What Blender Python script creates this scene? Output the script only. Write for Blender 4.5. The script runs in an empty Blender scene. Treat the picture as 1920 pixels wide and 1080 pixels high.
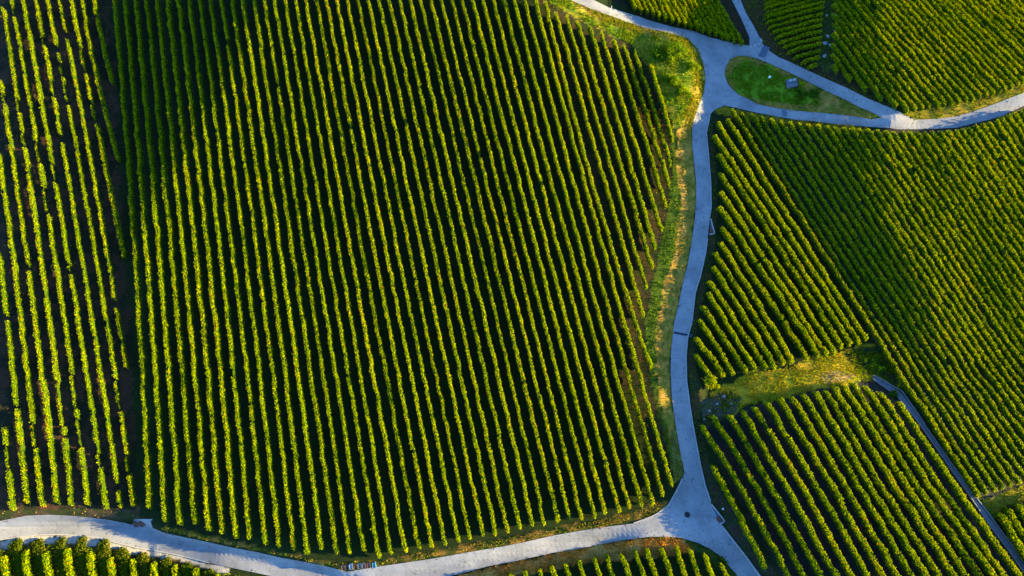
import bpy, bmesh, math
import numpy as np
from mathutils import Vector, Matrix
from mathutils.geometry import delaunay_2d_cdt

rng = np.random.default_rng(7)
C = bpy.context.scene.collection
R = math.radians
SUN_EL = 12.0

# ------------------------------------------------------------------ camera
F_PX, TILT, DIST = 1297.0, R(16), 95.0
CAM = np.array([0.0, -DIST * math.sin(TILT), DIST * math.cos(TILT)])
cd = bpy.data.cameras.new('camera'); cam = bpy.data.objects.new('camera', cd); C.objects.link(cam)
cam.location = CAM; cam.rotation_euler = (TILT, 0, 0)
cd.sensor_width = 36; cd.lens = 36 * F_PX / 1920; cd.clip_end = 5000; cd.clip_start = 1
bpy.context.scene.camera = cam

def ray(px, py):
    """direction of the sight line through a point measured on the photograph (used to survey ground positions)"""
    u = (np.asarray(px, float) - 960) / F_PX; v = (540 - np.asarray(py, float)) / F_PX
    c, s = math.cos(TILT), math.sin(TILT)
    return np.stack([u, v * c + s, v * s - c], -1)

def at_level(px, py, z=0.0):
    d = ray(px, py); t = (z - CAM[2]) / d[..., 2]
    return CAM + d * t[..., None]

# ------------------------------------------------------------------ noise
def _hash(ix, iy, seed):
    n = (ix.astype(np.int64) * 374761393 + iy.astype(np.int64) * 668265263 + seed * 1274126177) & 0xffffffff
    n = ((n ^ (n >> 13)) * 1274126177) & 0xffffffff
    return ((n ^ (n >> 16)) & 0xffff) / 65535.0

def noise2(x, y, scale, seed=0):
    x = np.asarray(x, float) / scale + 1000; y = np.asarray(y, float) / scale + 1000
    ix, iy = np.floor(x), np.floor(y); fx, fy = x - ix, y - iy
    fx = fx * fx * (3 - 2 * fx); fy = fy * fy * (3 - 2 * fy)
    a = _hash(ix, iy, seed); b = _hash(ix + 1, iy, seed); c = _hash(ix, iy + 1, seed); d = _hash(ix + 1, iy + 1, seed)
    return (a * (1 - fx) + b * fx) * (1 - fy) + (c * (1 - fx) + d * fx) * fy

def fbm(x, y, scale, seed=0, n=3):
    return sum(noise2(x, y, scale / 2 ** i, seed + i) / 2 ** i for i in range(n)) / sum(1 / 2 ** i for i in range(n))

def sstep(t):
    t = np.clip(t, 0, 1); return t * t * (3 - 2 * t)

# ------------------------------------------------------------------ terrain heights
def line(pts):
    p = np.array(pts, float)
    q = at_level(p[:, 0], p[:, 1], p[:, 2] if p.shape[1] > 2 else 0.0)
    o = np.argsort(q[:, 1]); return q[o, 1], q[o, 0]

RIDGE_TOP = line([(1668, -80, 6), (1668, 60, 6), (1680, 160, 5.5), (1675, 250, 4), (1682, 425, 2.5), (1715, 560, 1.2), (1745, 690, 0)])
RIDGE_FOOT = line([(1300, -80), (1330, 60), (1345, 150), (1390, 215), (1432, 274), (1510, 400), (1642, 600), (1738, 690)])
VAL = line([(204, -80), (209, 50), (214, 150), (226, 300), (239, 500), (251, 700), (263, 960), (266, 1150)])
VAL_E = line([(520, -80), (495, 40), (450, 150), (390, 270), (318, 370), (272, 460), (263, 700), (272, 960), (276, 1150)])
CREST = line([(1262, 235), (1270, 300), (1277, 380), (1264, 470), (1243, 540), (1229, 620), (1229, 700), (1240, 760), (1257, 850), (1268, 900)])
LANE_L = line([(1298, 235), (1304, 330), (1303, 407), (1298, 447), (1280, 533), (1264, 604), (1257, 680), (1260, 749), (1274, 840), (1281, 900)])
LANE_R = line([(1312, 620), (1288, 667), (1288, 716), (1295, 760), (1299, 793), (1308, 840), (1323, 911), (1352, 984), (1402, 1049), (1450, 1110), (1600, 1300)])
Y_UP = at_level(1400, 130)[1]
Y_CR0, Y_CR1 = at_level(1270, 925)[1], at_level(1270, 200)[1]
Y_E0, Y_E1 = at_level(1400, 800)[1], at_level(1400, 690)[1]
HX0, HX1, HX2 = (at_level(v, 300)[0] for v in (400, 985, 1235)); HY0, HY1 = at_level(900, 760)[1], at_level(900, 280)[1]
KNOLL = at_level(1258, 148)
SWELL = at_level(1490, 708); EV = at_level(1308, 738)
_b = at_level(*np.array([(-200, 985), (0, 962), (130, 955), (245, 958), (306, 986), (393, 1006), (481, 1024), (568, 1041), (636, 1057), (760, 1047), (880, 1029), (1033, 998), (1191, 975), (1300, 960)], float).T)
_w = at_level(*np.array([(640, 1110), (780, 1094), (880, 1073), (967, 1054), (1099, 1028), (1220, 1008), (1330, 1030)], float).T); WS = (_w[:, 1], _w[:, 0])
BANK = (_b[:, 1], _b[:, 0]); BX1 = at_level(1215, 970)[0]; BX2 = at_level(690, 1040)[0]
R2X, R2Y = at_level(*np.array([(1350, 206), (1420, 222), (1494, 235), (1568, 243), (1629, 248), (1690, 253)], float).T)[:, :2].T

def height(X, Y):
    X = np.asarray(X, float); Y = np.asarray(Y, float)
    ip = lambda L: np.interp(Y, L[0], L[1])
    # hillside rising to the east
    xr, xf = ip(RIDGE_TOP) + 5 * (fbm(X, Y, 9.0, 91, 2) - .5), ip(RIDGE_FOOT); w = np.maximum(xr - xf, 0.02)
    t = (X - xf) / w
    z = (0.226 + .02 * sstep((Y - Y_UP) / 8)) * w * np.clip(t, 0, 1) + .30 * (fbm(X, Y, 10.0, 51, 2) - .5) * np.clip(t * 4, 0, 1)
    # gully between the two western fields
    xv, xe = ip(VAL), ip(VAL_E); we = np.maximum(xe - xv, 0.3); dep = 0.25 * we
    east = -dep * np.clip(1 - (X - xv) / we, 0, 1)
    west = -dep + (0.125 - .075 * sstep((Y - HY0) / (HY1 - HY0)) - .03 * sstep((np.interp(X, BANK[1], BANK[0]) + 3 - Y) / 4)) * np.clip(xv - X, 0, 22)
    z = z + np.where(X > xv, east, west)
    # long low swell of the big field, steeper on its eastern side
    hw = np.clip((X - HX0) / (HX1 - HX0), 0, 1); he = np.clip((HX2 - X) / (HX2 - HX1), 0, 1)
    z = z + 3.0 * np.minimum(hw, 1) ** 1.2 * sstep(he) ** .8 * sstep((Y - HY0) / (HY1 - HY0))
    # grass bank above the lane
    xc, xl = ip(CREST), ip(LANE_L)
    f = sstep((Y - Y_CR0) / 5) * sstep((Y_CR1 + 1 - Y) / 5)
    bank = np.where(X > xc, np.clip((xl - 0.25 - X) / np.maximum(xl - 0.25 - xc, .5), 0, 1), np.exp(-np.clip(xc - X, 0, 80) / 11.0))
    z = z + 0.22 * f * bank
    # knoll at the fork
    r2 = ((X - KNOLL[0]) / 4.6) ** 2 + ((Y - KNOLL[1]) / 8.2) ** 2
    z = z + 1.45 * np.exp(-r2 ** 2)
    # shoulder under the narrow road, added so the row tips catch sun
    tt = np.clip((X - R2X[0]) / (R2X[-1] - R2X[0]), 0, 1)
    z = z + 3.4 * tt * (1 - tt) * np.exp(-((Y - np.interp(X, R2X, R2Y)) / 1.3) ** 2)
    # field east of the lower lane climbs away from it
    x0 = ip(LANE_R) + 0.6
    e = 0.18 * np.clip(X - x0, 0, 9.0) * sstep((Y_E1 - Y) / (Y_E1 - Y_E0))
    z = z + e
    # the big field ends on a low bank above the lower road
    yb = np.interp(X, BANK[1], BANK[0]); fx = sstep((BX1 - X) / 6.0)
    z = z - (.9 + .85 * sstep((BX2 - X) / 5.0) + .5 * sstep((BX2 - 18 - X) / 6.0)) * fx * sstep((yb - Y) / 2.0)
    z = z + .5 * fx * sstep((X - BX2) / 4) * sstep((np.interp(X, WS[1], WS[0]) - Y) / 1.0)  # ground south of the road raised so the verge catches more sun
    z = z + .85 * np.exp(-((X - EV[0]) / .9) ** 2 - ((Y - EV[1]) / 2.2) ** 2)  # mound added at the verge to keep a sun stripe off the lane
    # swell of the clearing
    z = z + 1.15 * np.exp(-np.abs((X - SWELL[0]) / 8.5) ** 3 - ((Y - SWELL[1]) / 3.0) ** 2)
    return z + 0.10 * (fbm(X, Y, 9.0, 3) - 0.5)

def ground(px, py, dz=0.0):
    """survey point: where the sight line meets the terrain (raised by dz)"""
    px = np.asarray(px, float); py = np.asarray(py, float)
    z = np.zeros(np.broadcast(px, py).shape) + dz
    for _ in range(25):
        p = at_level(px, py, z); z = 0.5 * z + 0.5 * (height(p[..., 0], p[..., 1]) + dz)
    return at_level(px, py, z)

def gpt(px, py):
    p = ground(np.array([px]), np.array([py]))[0]
    return Vector((p[0], p[1], float(height(p[0], p[1]))))

# ------------------------------------------------------------------ materials
def mat(name):
    m = bpy.data.materials.new(name); m.use_nodes = True
    nt = m.node_tree; nt.nodes.clear()
    return m, nt, nt.nodes.new('ShaderNodeOutputMaterial')

def N(nt, t, **k):
    n = nt.nodes.new(t)
    for a, b in k.items():
        if a.startswith('_'): setattr(n, a[1:], b)
        else: n.inputs[a.replace('__', ' ')].default_value = b
    return n

def ramp(nt, fac, stops):
    r = nt.nodes.new('ShaderNodeValToRGB'); el = r.color_ramp.elements
    while len(el) < len(stops): el.new(0.5)
    for e, (p, c) in zip(el, stops): e.position = p; e.color = (*c, 1)
    nt.links.new(fac, r.inputs[0]); return r.outputs[0]

def mixc(nt, fac, a, b, mode='MIX'):
    m = nt.nodes.new('ShaderNodeMix'); m.data_type = 'RGBA'; m.blend_type = mode
    for s, v in ((m.inputs[0], fac), (m.inputs[6], a), (m.inputs[7], b)):
        if hasattr(v, 'links'): nt.links.new(v, s)
        elif isinstance(v, (int, float)): s.default_value = v
        else: s.default_value = (*v, 1)
    return m.outputs[2]

def noise_node(nt, scale, detail=4, rough=.6):
    tc = nt.nodes.new('ShaderNodeNewGeometry')
    n = N(nt, 'ShaderNodeTexNoise', Scale=scale, Detail=detail, Roughness=rough)
    nt.links.new(tc.outputs['Position'], n.inputs['Vector']); return n.outputs['Fac']

def leaf_material(name, stops, transl=0.35, rough=.5, spec=.35):
    m, nt, out = mat(name)
    a = N(nt, 'ShaderNodeAttribute', _attribute_name='tint')
    oi = nt.nodes.new('ShaderNodeObjectInfo')
    ma = N(nt, 'ShaderNodeMath', _operation='MULTIPLY_ADD'); nt.links.new(oi.outputs['Random'], ma.inputs[0]); ma.inputs[1].default_value = .14
    nt.links.new(a.outputs['Fac'], ma.inputs[2])
    nz = noise_node(nt, 0.22, 3)
    mb = N(nt, 'ShaderNodeMath', _operation='MULTIPLY_ADD'); nt.links.new(nz, mb.inputs[0]); mb.inputs[1].default_value = .7
    nt.links.new(ma.outputs[0], mb.inputs[2])
    mc = N(nt, 'ShaderNodeMath', _operation='SUBTRACT'); nt.links.new(mb.outputs[0], mc.inputs[0]); mc.inputs[1].default_value = .42
    col = ramp(nt, mc.outputs[0], stops)
    p = N(nt, 'ShaderNodeBsdfPrincipled', Roughness=rough); p.inputs['Specular IOR Level'].default_value = spec
    nt.links.new(col, p.inputs['Base Color'])
    tr = nt.nodes.new('ShaderNodeBsdfTranslucent'); tcol = mixc(nt, 1.0, col, (1.15, 1.05, .5), 'MULTIPLY'); nt.links.new(tcol, tr.inputs[0])
    mx = N(nt, 'ShaderNodeMixShader'); mx.inputs[0].default_value = transl
    nt.links.new(p.outputs[0], mx.inputs[1]); nt.links.new(tr.outputs[0], mx.inputs[2]); nt.links.new(mx.outputs[0], out.inputs[0])
    return m

M = {}
M['vine'] = leaf_material('vine_leaves', [(0, (.048, .100, .0005)), (.3, (.122, .185, .0004)), (.6, (.242, .297, .0006)), (.86, (.37, .36, .001)), (1, (.34, .17, .006))], .42, 1.0, 0.0)
M['shrub'] = leaf_material('shrub_leaves', [(0, (.03, .08, .006)), (.5, (.09, .18, .003)), (1, (.22, .27, .004))], .35, 1.0, 0)
M['grass'] = leaf_material('grass_blades', [(0, (.05, .13, .002)), (.5, (.13, .22, .003)), (1, (.36, .33, .004))], .4, 1.0, 0)
M['weed'] = leaf_material('shaded_weed_leaves', [(0, (.02, .045, .002)), (.5, (.06, .085, .003)), (1, (.16, .13, .008))], .25, 1.0, 0)  # grass tones darkened: shade beside the vines is put into the colour
M['dry'] = leaf_material('dry_grass_blades', [(0, (.16, .11, .012)), (.45, (.32, .20, .022)), (.75, (.42, .26, .04)), (1, (.34, .11, .015))], .3, 1.0, 0)

def simple(name, col, rough=.8, metal=0, var=.35, scale=3.0, bump=0, spec=.25):
    m, nt, out = mat(name)
    p = N(nt, 'ShaderNodeBsdfPrincipled', Roughness=rough, Metallic=metal)
    p.inputs['Specular IOR Level'].default_value = spec
    f = noise_node(nt, scale, 5, .65)
    c = ramp(nt, f, [(.25, tuple(x * (1 - var) for x in col)), (.75, tuple(min(1, x * (1 + var)) for x in col))])
    nt.links.new(c, p.inputs['Base Color']); nt.links.new(p.outputs[0], out.inputs[0])
    if bump:
        b = N(nt, 'ShaderNodeBump', Strength=bump, Distance=.03); nt.links.new(noise_node(nt, scale * 6, 4), b.inputs['Height']); nt.links.new(b.outputs[0], p.inputs['Normal'])
    return m

M['core'] = simple('vine_shade_core', (.03, .058, .002), 1.0, spec=0)  # solid dark hull; shade between the leaves is put into its colour
M['stem'] = simple('vine_stem_bark', (.09, .065, .045), .9)
M['soil'] = None
M['wall'] = simple('weathered_concrete', (.27, .265, .25), .85, var=.25, scale=2.5, bump=.3)
M['wall_dark'] = simple('dark_blue_concrete', (.09, .10, .12), .7, var=.3, scale=2.0, bump=.3)  # dark bluish concrete of the floors and chamber block
M['chan'] = simple('blue_grey_concrete', (.15, .16, .175), .8, var=.3, scale=2.2, bump=.3)  # bluish grey concrete of the channel walls and rib
M['seam'] = simple('joint_filler', (.13, .13, .13), .9)
M['iron'] = simple('dark_iron', (.035, .038, .045), .5, metal=.6, scale=8)
M['rust'] = simple('rusty_iron', (.13, .045, .03), .7, metal=.2, scale=8)
M['galv'] = simple('galvanised_steel', (.12, .15, .2), .42, metal=.55, scale=6, var=.2)
M['white'] = simple('white_paint', (.78, .78, .76), .5, var=.06)
M['black'] = simple('black_paint', (.015, .014, .014), .6)
M['stone'] = simple('pale_limestone', (.24, .24, .24), .9, var=.3, scale=4, bump=.5)
for nm, c in dict(brown=(.12, .07, .05), dark=(.03, .03, .03), blue=(.16, .24, .32), russet=(.13, .05, .03), teal=(.08, .13, .14), mauve=(.13, .10, .105), cyan=(.05, .19, .28), wood=(.16, .075, .055)).items():
    M['crate_' + nm] = simple(nm + '_crate', c, .7, var=.2, scale=9)

# road
m, nt, out = mat('road_concrete')
p = N(nt, 'ShaderNodeBsdfPrincipled', Roughness=.82)
base = ramp(nt, noise_node(nt, .35, 5, .6), [(.3, (.145, .15, .157)), (.5, (.195, .201, .21)), (.7, (.23, .234, .24))])
fine = ramp(nt, noise_node(nt, 5, 6, .7), [(.28, (.62, .61, .58)), (.46, (1, 1, 1)), (.8, (1.08, 1.06, 1.03))])
c1 = mixc(nt, 1.0, base, fine, 'MULTIPLY')
sp = ramp(nt, noise_node(nt, 1.6, 3, .5), [(.27, (.38, .37, .33)), (.37, (1, 1, 1))])
c2 = mixc(nt, .8, c1, sp, 'MULTIPLY')
c2 = mixc(nt, .8, c2, ramp(nt, noise_node(nt, .12, 4, .6), [(.42, (.72, .73, .75)), (.58, (1.06, 1.05, 1.03))]), 'MULTIPLY')
g = nt.nodes.new('ShaderNodeNewGeometry')
vo = N(nt, 'ShaderNodeTexVoronoi', Scale=.28, _feature='DISTANCE_TO_EDGE')
wn = N(nt, 'ShaderNodeTexNoise', Scale=1.2, Detail=4.0); va = N(nt, 'ShaderNodeVectorMath', _operation='MULTIPLY_ADD')
nt.links.new(g.outputs['Position'], wn.inputs['Vector']); nt.links.new(wn.outputs['Color'], va.inputs[0]); va.inputs[1].default_value = (1.4, 1.4, 1.4)
nt.links.new(g.outputs['Position'], va.inputs[2]); nt.links.new(va.outputs[0], vo.inputs['Vector'])
cr = ramp(nt, vo.outputs['Distance'], [(0, (.55, .55, .55)), (.012, (1, 1, 1))])
c3 = mixc(nt, .75, c2, cr, 'MULTIPLY')
nt.links.new(c3, p.inputs['Base Color'])
b = N(nt, 'ShaderNodeBump', Strength=.25, Distance=.02); nt.links.new(noise_node(nt, 9, 5), b.inputs['Height']); nt.links.new(b.outputs[0], p.inputs['Normal'])
nt.links.new(p.outputs[0], out.inputs[0]); M['road'] = m

# soil / ground cover: colour of the ground zones comes from a vertex layer, texture from noise
m, nt, out = mat('vineyard_soil')
p = N(nt, 'ShaderNodeBsdfPrincipled', Roughness=.95); p.inputs['Specular IOR Level'].default_value = .1
at = N(nt, 'ShaderNodeAttribute', _attribute_name='cover')
f1 = ramp(nt, noise_node(nt, 1.3, 6, .7), [(.3, (.55, .6, .55)), (.5, (1, 1, 1)), (.72, (1.45, 1.3, 1.2))])
f2 = ramp(nt, noise_node(nt, 7, 5, .7), [(.3, (.6, .6, .6)), (.7, (1.35, 1.35, 1.35))])
c = mixc(nt, 1.0, mixc(nt, 1.0, at.outputs['Color'], f1, 'MULTIPLY'), f2, 'MULTIPLY')
nt.links.new(c, p.inputs['Base Color'])
b = N(nt, 'ShaderNodeBump', Strength=.8, Distance=.08); nt.links.new(noise_node(nt, 5, 6, .7), b.inputs['Height']); nt.links.new(b.outputs[0], p.inputs['Normal'])
nt.links.new(p.outputs[0], out.inputs[0]); M['soil'] = m

# ------------------------------------------------------------------ mesh helpers
def mesh_np(name, V, quads=None, tris=None, mats=(), midx=None, tint=None, smooth=False):
    me = bpy.data.meshes.new(name)
    V = np.ascontiguousarray(V, np.float32)
    nq = 0 if quads is None else len(quads); ntr = 0 if tris is None else len(tris)
    me.vertices.add(len(V)); me.vertices.foreach_set('co', V.ravel())
    parts = []
    if nq: parts.append(np.asarray(quads, np.int32).ravel())
    if ntr: parts.append(np.asarray(tris, np.int32).ravel())
    L = np.concatenate(parts); me.loops.add(len(L)); me.loops.foreach_set('vertex_index', L)
    st = np.concatenate([np.arange(nq) * 4, nq * 4 + np.arange(ntr) * 3]).astype(np.int32)
    me.polygons.add(nq + ntr); me.polygons.foreach_set('loop_start', st)
    if midx is not None: me.polygons.foreach_set('material_index', np.asarray(midx, np.int32))
    for x in mats: me.materials.append(x)
    if tint is not None:
        a = me.attributes.new('tint', 'FLOAT', 'POINT'); a.data.foreach_set('value', np.asarray(tint, np.float32))
    me.update(calc_edges=True)
    me.polygons.foreach_set('use_smooth', np.full(nq + ntr, smooth))
    return me

def link(name, me, parent=None):
    o = bpy.data.objects.new(name, me); C.objects.link(o)
    if parent: o.parent = parent
    return o

def tag(o, label=None, cat=None, group=None, kind=None):
    for k, v in (('label', label), ('category', cat), ('group', group), ('kind', kind)):
        if v: o[k] = v
    return o

def root(name, loc, rz=0):
    o = bpy.data.objects.new(name, None); C.objects.link(o); o.location = loc; o.rotation_euler = (0, 0, rz); o.empty_display_size = .3
    return o

def bm_obj(name, bm, m, parent=None, smooth=False):
    me = bpy.data.meshes.new(name); bmesh.ops.recalc_face_normals(bm, faces=bm.faces[:]); bm.to_mesh(me); bm.free(); me.materials.append(m)
    if smooth: me.polygons.foreach_set('use_smooth', [True] * len(me.polygons))
    return link(name, me, parent)

def box(bm, x0, x1, y0, y1, z0, z1, rot=None):
    r = bmesh.ops.create_cube(bm, size=1)['verts']
    for v in r:
        v.co = Vector(((x0 + x1) / 2 + v.co.x * (x1 - x0), (y0 + y1) / 2 + v.co.y * (y1 - y0), (z0 + z1) / 2 + v.co.z * (z1 - z0)))
        if rot: v.co = rot @ v.co
    return r

def cyl(bm, r, z0, z1, seg=20, r2=None, x=0, y=0):
    vs = bmesh.ops.create_cone(bm, cap_ends=True, segments=seg, radius1=r, radius2=r if r2 is None else r2, depth=z1 - z0)['verts']
    for v in vs: v.co += Vector((x, y, (z0 + z1) / 2))

def leaf_quads(P, Nn, size, asp=1.0):
    """flat leaves at P facing Nn"""
    n = len(P)
    up = rng.normal(size=(n, 3)); t = np.cross(Nn, up); t /= np.linalg.norm(t, axis=1, keepdims=True) + 1e-9
    b = np.cross(Nn, t); s = (size * .5)[:, None]; a = s * asp
    # kite-shaped leaf, slightly folded
    V = np.stack([P - t * s, P - b * a * .85 + Nn * s * .25, P + t * s * 1.1, P + b * a * .85 + Nn * s * .25], 1).reshape(-1, 3)
    Q = np.arange(n * 4).reshape(n, 4)
    return V, Q

# ------------------------------------------------------------------ vine rows
def smooth_noise1(s, step, seed):
    n = int(s.max() / step) + 4; v = np.random.default_rng(seed).random(n)
    k = s / step; i = k.astype(int); f = k - i; f = f * f * (3 - 2 * f)
    return v[i] * (1 - f) + v[i + 1] * f

def row_mesh(segs, W, H, dens, leaf, seed, thin=0.0, skirt=.42, mats='vine'):
    """segs: list of ground polylines (n,2).  W width, H height"""
    r = np.random.default_rng(seed); H = H * r.uniform(.93, 1.07); W = W * r.uniform(.9, 1.1)
    AV, AQ, AM, AT = [], [], [], []; off = 0
    for si, xy in enumerate(segs):
        d = np.r_[0, np.cumsum(np.linalg.norm(np.diff(xy, axis=0), axis=1))]; Ltot = d[-1]
        if Ltot < .4: continue
        f = lambda s: np.stack([np.interp(s, d, xy[:, 0]), np.interp(s, d, xy[:, 1])], -1)
        dirv = (xy[-1] - xy[0]) / np.linalg.norm(xy[-1] - xy[0]); nx = np.array([dirv[1], -dirv[0]])
        sd = seed * 13 + si
        hs = lambda s: H * (.83 + .11 * smooth_noise1(s, 1.0, sd) + .13 * smooth_noise1(s, .37, sd + 5) + .06 * smooth_noise1(s, 4.0, sd + 9)) * np.clip(.55 + np.minimum(s, Ltot - s) / .5, 0, 1)
        ws = lambda s: W * (.80 + .18 * smooth_noise1(s, 1.0, sd + 1) + .18 * smooth_noise1(s, .37, sd + 6)) * np.clip(.45 + np.minimum(s, Ltot - s) / .6, 0, 1)
        sh = lambda s: (smooth_noise1(s, 1.7, sd + 2) - .5) * .24 * W / .6 + (smooth_noise1(s, .5, sd + 3) - .5) * .10
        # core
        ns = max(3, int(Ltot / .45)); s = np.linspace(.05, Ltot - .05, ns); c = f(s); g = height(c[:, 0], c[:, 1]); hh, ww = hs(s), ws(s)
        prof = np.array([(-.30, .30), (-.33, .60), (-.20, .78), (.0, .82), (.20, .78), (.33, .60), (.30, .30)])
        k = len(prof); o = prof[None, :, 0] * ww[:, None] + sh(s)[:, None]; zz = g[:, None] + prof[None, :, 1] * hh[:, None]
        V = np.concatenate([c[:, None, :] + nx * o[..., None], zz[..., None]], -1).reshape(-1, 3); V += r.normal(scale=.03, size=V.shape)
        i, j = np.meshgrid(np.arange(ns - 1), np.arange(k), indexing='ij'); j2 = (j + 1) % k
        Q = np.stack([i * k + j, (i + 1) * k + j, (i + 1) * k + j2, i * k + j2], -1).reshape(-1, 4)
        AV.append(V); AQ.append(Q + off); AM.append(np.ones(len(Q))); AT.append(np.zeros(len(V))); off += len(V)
        # stems
        st = np.arange(.3, Ltot, 1.1); st = st + r.normal(scale=.08, size=len(st)); c = f(st); g = height(c[:, 0], c[:, 1]); q = .03
        cx = np.array([(-q, -q), (q, -q), (q, q), (-q, q)])
        lo = np.concatenate([c[:, None, :] + cx, (g[:, None, None] - .05) + np.zeros((len(st), 4, 1))], -1)
        hi = np.concatenate([c[:, None, :] + cx * .8 + r.normal(scale=.04, size=(len(st), 1, 2)), (g + .5 * H)[:, None, None] + np.zeros((len(st), 4, 1))], -1)
        V = np.concatenate([lo, hi], 1).reshape(-1, 3); b0 = np.arange(len(st)) * 8
        Q = np.concatenate([np.stack([b0 + a, b0 + (a + 1) % 4, b0 + 4 + (a + 1) % 4, b0 + 4 + a], -1) for a in range(4)])
        AV.append(V); AQ.append(Q + off); AM.append(np.full(len(Q), 2)); AT.append(np.zeros(len(V))); off += len(V)
        # leaves
        n = int(Ltot * dens); s = r.random(n) * Ltot
        if thin: s = s[smooth_noise1(s, .8, sd + 20) > thin]; n = len(s)
        th = r.uniform(-.75, math.pi + .75, n); tip = r.random(n) < .13
        c = f(s); g = height(c[:, 0], c[:, 1]); hh, ww = hs(s), ws(s)
        rad = r.uniform(.80, 1.06, n); rad = np.where(tip, rad + r.random(n) * .32, rad)
        co, sn = np.cos(th), np.sin(th); co = np.sign(co) * np.abs(co) ** .75; sn = np.sign(sn) * np.abs(sn) ** .8
        o = co * ww * .5 * rad + sh(s); zc = hh * (.5 + skirt * .5 * 0) ; zz = g + hh * .60 + sn * hh * .40 * rad
        P = np.concatenate([c + nx * o[:, None], zz[:, None]], 1) + r.normal(scale=.03, size=(n, 3))
        P[:, :2] += dirv * (r.normal(scale=.05, size=n))[:, None]
        nrm = np.concatenate([nx[None, :] * np.cos(th)[:, None], (np.sin(th) * .8 + .25)[:, None]], 1)
        nrm = nrm + r.normal(scale=.62, size=(n, 3)); nrm /= np.linalg.norm(nrm, axis=1, keepdims=True)
        size = leaf * r.uniform(.65, 1.35, n)
        V, Q = leaf_quads(P, nrm, size)
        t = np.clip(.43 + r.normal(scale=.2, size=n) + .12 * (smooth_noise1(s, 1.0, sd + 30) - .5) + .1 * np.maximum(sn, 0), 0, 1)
        t = np.where(r.random(n) < .012, 1.0, t)
        AV.append(V); AQ.append(Q + off); AM.append(np.zeros(len(Q))); AT.append(np.repeat(t, 4)); off += len(V)
    if not AV: return None
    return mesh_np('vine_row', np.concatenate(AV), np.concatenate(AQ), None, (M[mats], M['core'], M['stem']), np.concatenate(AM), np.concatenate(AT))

ONES = 'zeroth first second third fourth fifth sixth seventh eighth ninth tenth eleventh twelfth thirteenth fourteenth fifteenth sixteenth seventeenth eighteenth nineteenth'.split()
TENS = {2: ('twentieth', 'twenty'), 3: ('thirtieth', 'thirty'), 4: ('fortieth', 'forty'), 5: ('fiftieth', 'fifty')}
def nth(n):
    if n < 20: return ONES[n]
    a, b = divmod(n, 10); return TENS[a][0] if b == 0 else TENS[a][1] + '-' + ONES[b]

ROWS = []
def add_row(xfun, segs, label, group, W, H, dens, leaf, thin=0.0, n=9, fill=False):
    """xfun(y)->x on the photo of the row's crest; segs = [(y0,y1)]; the crest is surveyed on the terrain at the row's height"""
    out = []
    for y0, y1 in segs:
        y = np.linspace(y0, y1, n); x = xfun(y)
        p = ground(x, y, H * .92); out.append(p[:, :2])
    if len(out) == 1:
        o = link('vine_row', row_mesh(out, W, H, dens, leaf, 100 + len(ROWS), thin))
    else:
        o = root('vine_row', (0, 0, 0))
        for q, pc in enumerate(out):
            mm = row_mesh([pc], W, H, dens, leaf, 3000 + 20 * len(ROWS) + q, thin)
            if mm: link('foliage', mm, o)
        if fill:      # weak young vines stand in the gaps of the row
            for q in range(len(segs) - 1):
                y = np.linspace(segs[q][1] + 2, segs[q + 1][0] - 2, 4)
                if y[-1] - y[0] < 12: continue
                p = ground(xfun(y), y, H * .5)
                mm = row_mesh([p[:, :2]], W * .8, H * .62, dens * .6, leaf, 7000 + 20 * len(ROWS) + q, .25)
                if mm: link('foliage', mm, o)
    tag(o, label, 'vine row', group); ROWS.append(o)

def poly_fn(pts):
    p = np.array(pts, float)
    if len(p) == 2: c = np.polyfit(p[:, 1], p[:, 0], 1)
    else: c = np.polyfit(p[:, 1], p[:, 0], 2)
    return lambda y: np.polyval(c, y)

def lin_fn(pts):
    p = np.array(sorted(pts, key=lambda q: q[1]), float)
    def fn(y):
        y = np.asarray(y, float); x = np.interp(y, p[:, 1], p[:, 0])
        s0 = (p[1, 0] - p[0, 0]) / (p[1, 1] - p[0, 1]); s1 = (p[-1, 0] - p[-2, 0]) / (p[-1, 1] - p[-2, 1])
        x = np.where(y < p[0, 1], p[0, 0] + s0 * (y - p[0, 1]), x); return np.where(y > p[-1, 1], p[-1, 0] + s1 * (y - p[-1, 1]), x)
    return fn

# field A: sparse west field beyond the gully
A = [((-95, -24, 20), [(800, 835), (880, 958)], 'short broken vine row at the outer edge of the sparse field'),
     ((-68, 3, 47), [(470, 590), (598, 760), (766, 945)], None),
     ((-46, 29, 75), [(285, 795), (840, 950)], None),
     ((-25, 55, 105), [(148, 175), (192, 500), (506, 945)], None),
     ((2, 82, 132), [(12, 185), (210, 246), (275, 715), (800, 815), (822, 948)], None),
     ((20, 109, 162), [(-20, 10), (30, 265), (305, 350), (400, 700), (765, 785), (840, 948)], None),
     ((42, 134, 195), [(-25, 305), (340, 495), (512, 850), (875, 955)], None),
     ((65, 160, 222), [(-20, 65), (82, 150), (180, 250), (265, 905), (920, 952)], None),
     ((87, 187, 248), [(-25, 85), (97, 115), (142, 155), (195, 710), (770, 852), (890, 950)], None),
     ((110, 210, 272), [(-25, 57), (72, 560), (575, 690)], None)]
ga = 'vine rows of the sparse field beyond the gully'
gaps = {3: 'with one short gap near its top', 4: 'broken by bare stretches', 5: 'broken into many short pieces', 6: 'with three short gaps', 7: 'with gaps near its upper end', 8: 'with a long gap halfway down', 9: 'stopping short of the lower road'}
for i, (xs, segs, lab) in enumerate(A):
    n = 13 - i
    if not lab: lab = f'{nth(n)} sparse-field vine row from the dark gully, ' + gaps.get(i, 'mostly continuous')
    add_row(poly_fn([(xs[0], 0), (xs[1], 540), (xs[2], 945)]), segs, lab, ga, .32, 1.4, 88, .15, .10, fill=True)
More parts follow.
